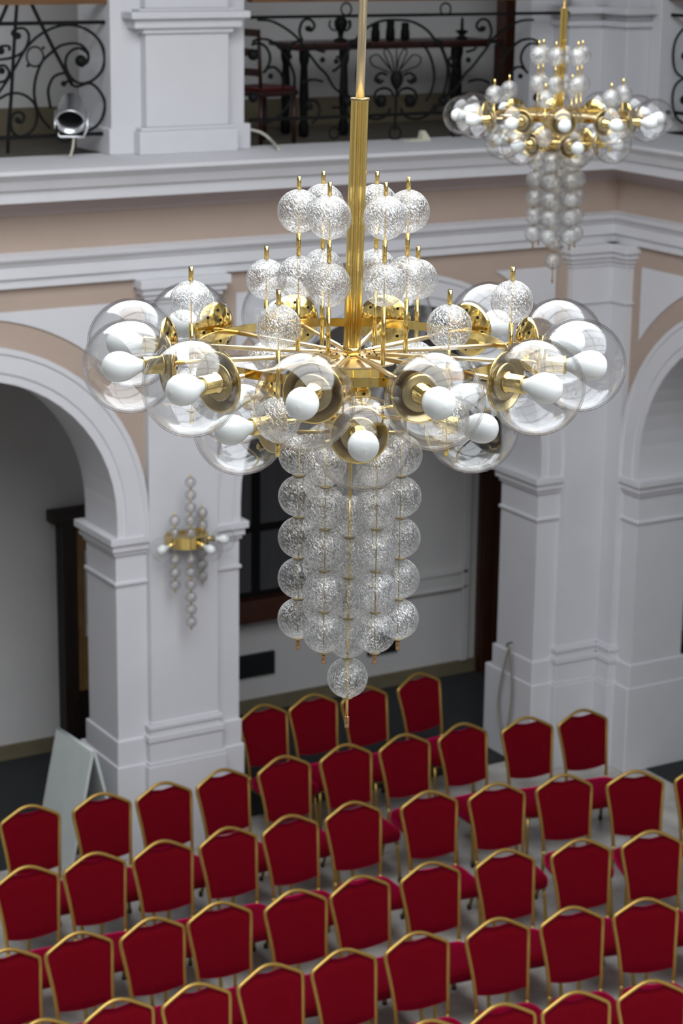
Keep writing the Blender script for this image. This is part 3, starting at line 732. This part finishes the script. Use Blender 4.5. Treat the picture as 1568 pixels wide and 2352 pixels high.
# -- left bay
b0 = empty('iron_balustrade', (6.4, YBAL, 5.672)); tag(b0, 'black scrolled iron balustrade behind the silver stage lamp', 'balustrade', 'gallery balustrades')
railbar(b0, (4.8, YBAL, z_hr), (7.22, YBAL, z_hr), .05, .022, 'handrail', 'rail')
railbar(b0, (4.8, YBAL, 6.68), (7.22, YBAL, 6.68), .016, .014); railbar(b0, (4.8, YBAL, 5.845), (7.22, YBAL, 5.845), .014, .014)
def c0(x, y): return (.1913*x, .1913*y)
for cv in ([(-200,1330),(0,1090),(170,830),(300,600),(450,440),(650,330),(850,300),(1050,360),(1200,500),(1255,680),(1220,850),(1100,970),(960,1000),(850,930),(790,800),(800,680),(870,600),(960,580),(1050,640),(1050,740),(970,800)],
           [(540,700),(650,600),(750,540),(900,520),(1000,560),(1065,650)],
           [(650,610),(520,720),(440,900),(410,1080),(430,1250),(500,1420),(600,1540)],
           [(760,1000),(840,960),(830,900),(750,880),(640,930),(580,1070),(590,1200),(610,1300)],
           [(850,1010),(930,1040),(1080,1000),(1200,1100),(1260,1250),(1220,1430),(1120,1540),(960,1600)],
           [(-150,1250),(0,1180),(100,1130),(220,1120),(340,1170),(430,1280),(440,1450),(380,1570),(250,1640),(150,1580),(130,1450),(170,1360),(250,1350),(290,1400),(260,1470),(200,1460)],
           [(-150,720),(0,715),(150,690),(280,620),(340,500),(340,400),(280,340),(190,350),(145,400),(190,460)],
           [(-120,800),(0,790),(60,790),(110,870),(60,970),(-60,990)],
           [(0,560),(60,550),(110,560),(110,610)]):
    scroll(far_pl, [c0(*q) for q in cv], b0)
scroll(far_pl, [c0(*q) for q in circ(420, 680, 100, 118)], b0, .008, 3, True)
for x, y, r in ((970,730,14),(765,1005,7),(210,1440,7),(215,430,8),(20,850,8),(10,610,9),(520,575,4),(335,790,4)): a, b = c0(x, y); blob(far_pl, a, b, r, b0)
for pts, r in (([(205,20),(185,300),(160,700),(150,900),(130,1220),(105,1500),(95,1840)], .0145), ([(370,30),(500,300),(650,600),(780,850),(860,1010)], .0145), ([(100,20),(40,170),(-60,380)], .0145)):
    scroll(far_pl, [c0(*q) for q in pts], b0, r, 2)
# -- right-hand bay
XBAL = 12.3
def rt_pl(x, y): return at_x(x, y, XBAL)
b2 = empty('iron_balustrade', (XBAL, 14.0, 5.672)); tag(b2, 'black scrolled iron balustrade cut by the photo edge right of the corner column', 'balustrade', 'gallery balustrades')
railbar(b2, (XBAL, 12.4, z_hr), (XBAL, 15.2, z_hr), .05, .022, 'handrail', 'rail')
railbar(b2, (XBAL, 12.4, 6.69), (XBAL, 15.2, 6.69), .014, .014); railbar(b2, (XBAL, 12.4, 5.87), (XBAL, 15.2, 5.87), .014, .014)
def c4(x, y): return (1380+.1531*x, .1531*y)
for cv in ([(1350,380),(1230,440),(1120,600),(1080,830),(1110,1050),(1220,1160),(1360,1180)], [(1360,1180),(1220,1190),(1110,1290),(1070,1480),(1100,1700),(1200,1830),(1350,1880)]):
    scroll(rt_pl, [c4(*q) for q in cv], b2, .011)
for x, y in ((1270,840),(1250,1500)): a, b = c4(x, y); blob(rt_pl, a, b, 13, b2)
for yc in (14.35, 13.75, 13.15):                # further scroll pairs along the bay
    for zc_, rr in ((6.46, .20), (6.07, .17)):
        sp_ = []
        for i in range(26):
            a = i/25*3.4*PI; q = rr*(1-.72*i/25); sp_.append(Vector((XBAL, yc+q*math.cos(a), zc_+q*math.sin(a)))-b2.location)
        MB().tube(sp_, .011, 6).build('scroll', M['iron'], b2)
    MB().tube([Vector((XBAL, yc-.30, 5.70))-b2.location, Vector((XBAL, yc-.30, 6.82))-b2.location], .012, 6).build('upright', M['iron'], b2)

# ------------------------------------------------------------------ gallery furniture
ZG = 5.62
tb = empty('console_table', (10.45, 16.9, ZG)); tag(tb, 'long dark red wooden table behind the balustrade', 'table')
MB().box(-1.05, 1.05, -.22, .22, .765, .80).build('tabletop', M['wood'], tb, .008)
MB().box(-.98, .98, -.18, .18, .735, .765).build('apron', M['wood'], tb)
for x, y in ((-.90,-.15),(-.90,.17),(-.50,-.15),(.66,-.15),(.90,.17)):
    MB().lathe([(.03,0),(.045,.02),(.045,.10),(.03,.14),(.042,.35),(.03,.6),(.045,.66),(.045,.74)], 12, (x, y, 0)).build('leg', M['black'], tb)
def tumbler(x, h, r, label):
    o = MB().lathe([(r*.8, 0), (r, .01), (r*.95, h*.55), (r*.8, h*.62), (r*.85, h*.95), (r*.5, h)], 16, (0,0,0)).build('black_jar', M['black'])
    o.location = (x, 16.86, ZG+.802); tag(o, label, 'jar', 'black jars on the gallery table')
for px, h, r, lb in ((862,.150,.040,'black jar on the gallery table, closest to the chandelier stem'), (896,.175,.042,'tallest black jar, in the middle of three on the gallery table'), (930,.150,.042,'short wide black jar on the table above the iron palmette')):
    tumbler(at_y(px, 80, 16.86).x, h, r, lb)
pn = empty('candelabrum', (at_y(782, 90, 16.86).x, 16.86, ZG+.802)); tag(pn, 'black ornate candelabrum at the end of the gallery table', 'candelabrum')
MB().lathe([(.06,0),(.065,.012),(.02,.03),(.03,.08),(.055,.12),(.06,.17),(.03,.21),(.012,.22)], 14).build('body', M['iron'], pn)
for a in range(5):
    b = 2*PI*a/5; MB().tube(spline([(0,0,.12),(.06*math.cos(b),.06*math.sin(b),.09),(.10*math.cos(b),.1*math.sin(b),.13),(.09*math.cos(b),.09*math.sin(b),.18)], 4), .009, 6).build('branch', M['iron'], pn)
cf = empty('console_ornament', (at_y(1060, 95, 16.86).x, 16.86, ZG+.802)); tag(cf, 'black iron pricket candlestick beside the wooden post', 'candlestick')
MB().lathe([(.05,0),(.055,.01),(.02,.03),(.055,.06),(.06,.07),(.015,.08),(.013,.17),(.004,.19)], 14).build('stem', M['iron'], cf)
cp = MB().box(-.10,.10,-.10,.10,0,.06).box(-.085,.085,-.085,.085,.06,.75).box(-.075,.075,-.075,.075,.75,3.3).build('wooden_post', M['umber'], None, .01)
cp.location = (at_y(1165, 60, 16.7).x, 16.7, ZG); tag(cp, 'dark brown square wooden post left of the far chandelier', 'post')
gc = empty('dining_chair', (at_y(597, 200, 16.5).x, 16.45, ZG), .25); tag(gc, 'dark wooden chair with red seat beside the gallery column', 'chair')
MB().box(-.22,.22,-.21,.21,.40,.45).build('seat', M['wood'], gc, .015)
MB().box(-.21,.21,-.2,.2,.45,.475).build('seat_pad', M['redplastic'], gc, .012)
for x, y, h in ((-.19,-.18,.40),(.19,-.18,.40),(-.19,.18,.40),(.19,.18,.40)): MB().tube([(x,y,0),(x,y,h)], .018, 8).build('leg', M['wood'], gc)
for s_ in (-1, 1): MB().tube([(-.19, .18*s_, .44), (-.22, .18*s_, .95)], .016, 8).build('back_post', M['wood'], gc)
for z in (.6, .76, .92): MB().box(-.225,-.2,-.18,.18,z-.03,z+.03).build('back_rail', M['wood'], gc)

# ------------------------------------------------------------------ stage lamp on the left balustrade
lp = empty('stage_lamp', at_y(163, 262, 15.42)); tag(lp, 'silver cylindrical stage lamp with black mouth on the gallery balustrade', 'spotlight')
ax = Vector((-.40, -.74, -.54)).normalized()
MB().lathe([(.02,-.20),(.06,-.19),(.085,-.15),(.088,-.08),(.10,-.075),(.10,-.03),(.106,-.025),(.106,.085),(.110,.09),(.110,.10),(.102,.10),(.100,.02),(.09,-.03)], 28, ax=ax, caps=False).build('can', M['chrome'], lp)
MB().lathe([(.099,.0),(.06,-.02),(.001,-.03)], 24, ax=ax, caps=False).build('mouth', M['black'], lp)
sd = ax.cross(Vector((0,0,1))).normalized()
MB().tube([sd*.118+ax*(-.05), sd*.122+Vector((0,0,-.10)), sd*.09+Vector((0,0,-.17)), sd*-.09+Vector((0,0,-.17)), sd*-.122+Vector((0,0,-.10)), sd*-.118+ax*(-.05)], .009, 8).build('yoke', M['chrome'], lp)
MB().tube(spline([(0,.02,-.16),(-.03,.0,-.20),(-.12,-.02,-.17),(-.12,.0,-.08)], 5), .012, 8).build('clamp', M['iron'], lp)
MB().tube(spline([(.02,.0,-.17),(.0,-.02,-.25),(-.03,-.03,-.32)], 4), .009, 8).build('cable', M['cream'], lp)

# ------------------------------------------------------------------ wall sconce on the pilaster
def sconce():
    y0 = YW-.07; c = Vector((7.56, y0, 2.66)); t = empty('wall_sconce', c)
    tag(t, 'brass wall sconce with opal bulbs and strands of glass beads on the pilaster', 'wall lamp')
    MB().box(-.16, .16, -.03, 0, -.05, .09).build('wall_plate', M['brass'], t, .006)
    MB().lathe([(.17,-.05),(.18,-.045),(.18,.045),(.17,.05),(.12,.052)], 28, (0,-.03,.02), smooth=False).build('drum', M['brass'], t)
    for dx, dy, ang in ((-.22,-.10,200),(.04,-.22,-75),(.24,-.06,-15)):
        d = Vector((math.cos(math.radians(ang)), math.sin(math.radians(ang)), -.15)).normalized(); p = Vector((dx*.55, dy*.55-.05, .02))
        MB().tube([p, p+d*.09], .022, 12).build('socket', M['brass'], t)
        MB().lathe([(.014,0),(.016,.02),(.024,.04),(.034,.065),(.037,.085),(.03,.11),(.015,.122),(.0001,.125)], 20, p+d*.085, d, caps=False).build('bulb', M['bulb'], t)
        MB().ball(p+d*.16, .10, 28, 16).build('lamp_globe', M['globe'], t)
    me = MB().ball((0,0,0), .046, 18, 10).mesh('bead'); me.materials.append(M['crackle'])
    pm = MB().lathe([(.009,0),(.009,.022)], 8).mesh('bead_pin'); pm.materials.append(M['brass'])
    for x, y, up, dn in ((-.168,-.17,2,3),(-.053,-.22,5,6),(.13,-.06,2,3)):
        w = MB().tube([(x,y,-.06-dn*.103),(x,y,.07+up*.103)], .003, 8).build('strand', M['brassb'], t)
        for i in range(up): inst('bead', me, w, (x, y, .12+i*.103)); inst('bead_pin', pm, w, (x, y, .160+i*.103))
        for i in range(dn): inst('bead', me, w, (x, y, -.10-i*.103)); inst('bead_pin', pm, w, (x, y, -.162-i*.103))
sconce()

# ------------------------------------------------------------------ folding sign, cords and small things on the ledge
sg = empty('folding_sign', (6.72, 15.45, 0), .06); tag(sg, 'white folding A-frame sign standing beside the left pier', 'sign')
a, b = Vector((0,0,1.0)), Vector((-.22,0,.0)); n = (a-b).cross(Vector((0,1,0))).normalized()*.012; h = Vector((0,.31,0))
MB().obox((a+b)/2, (a-b)/2, h, n).build('board', M['board'], sg)
a2, b2_ = Vector((.015,0,1.0)), Vector((.26,0,.0)); n2 = (a2-b2_).cross(Vector((0,1,0))).normalized()*.012
MB().obox((a2+b2_)/2, (a2-b2_)/2, h, n2).build('board', M['board'], sg)
MB().tube([(.005,-.31,1.005),(.005,.31,1.005)], .014, 8).build('hinge', M['board'], sg)
kp = [at_x(*p, 11.0)+Vector((-.012,0,0)) for p in ((1172,1484),(1158,1540),(1148,1600),(1150,1650),(1161,1688),(1172,1650),(1178,1590),(1176,1530),(1172,1484))]
o = kp[0].copy(); cd = empty('hanging_cord', o); tag(cd, 'beige cord looped over a hook on the base of the corner pier', 'cord')
MB().tube(spline([p-o for p in kp], 5), .010, 8).build('loop', M['cord'], cd)
MB().tube([(.03,0,.03),(-.02,0,.03),(-.03,0,.0)], .008, 8).build('hook', M['black'], cd)
kc = [at_y(574, 298, 15.6), at_y(600, 305, 15.58), at_y(622, 322, 15.53), at_z(640, 343, ZL+.014)]; kc[3].y = min(kc[3].y, 15.6); o = kc[0].copy()
cb = MB().tube(spline([p-o for p in kc], 6), .012, 8).build('white_cable', M['cream']); cb.location = o; tag(cb, 'pale cable drooping from the gallery column to the ledge', 'cable')
p = at_y(962, 322, 15.45); pb = MB().add([(-.16,-.05,0),(.12,-.05,0),(.12,.06,0),(-.16,.06,0),(-.16,-.05,.02),(.02,-.05,.02),(.12,-.05,.02),(.12,.06,.02),(.02,.06,.02),(-.16,.06,.02),(.02,-.03,.11),(.06,-.03,.11),(.06,.03,.11),(.02,.03,.11)],
  [(0,3,2,1),(0,1,6,5,4),(1,2,7,6),(2,3,9,8,7),(3,0,4,9),(4,5,8,9),(5,6,11,10),(6,7,12,11),(7,8,13,12),(8,5,10,13),(10,11,12,13)]).build('crumpled_paper', M['paper'])
pb.scale = (.75, .75, .75); pb.location = (p.x, 15.45, ZL); tag(pb, 'crumpled cream paper lying on the gallery ledge', 'paper')
p = at_y(1112, 322, 15.45); rb = MB().ball((0,0,.03), .05, 12, 8, .6).build('red_bundle', M['redplastic']); rb.location = (p.x, 15.45, ZL); tag(rb, 'small red cloth bundle on the ledge under the far chandelier', 'cloth')
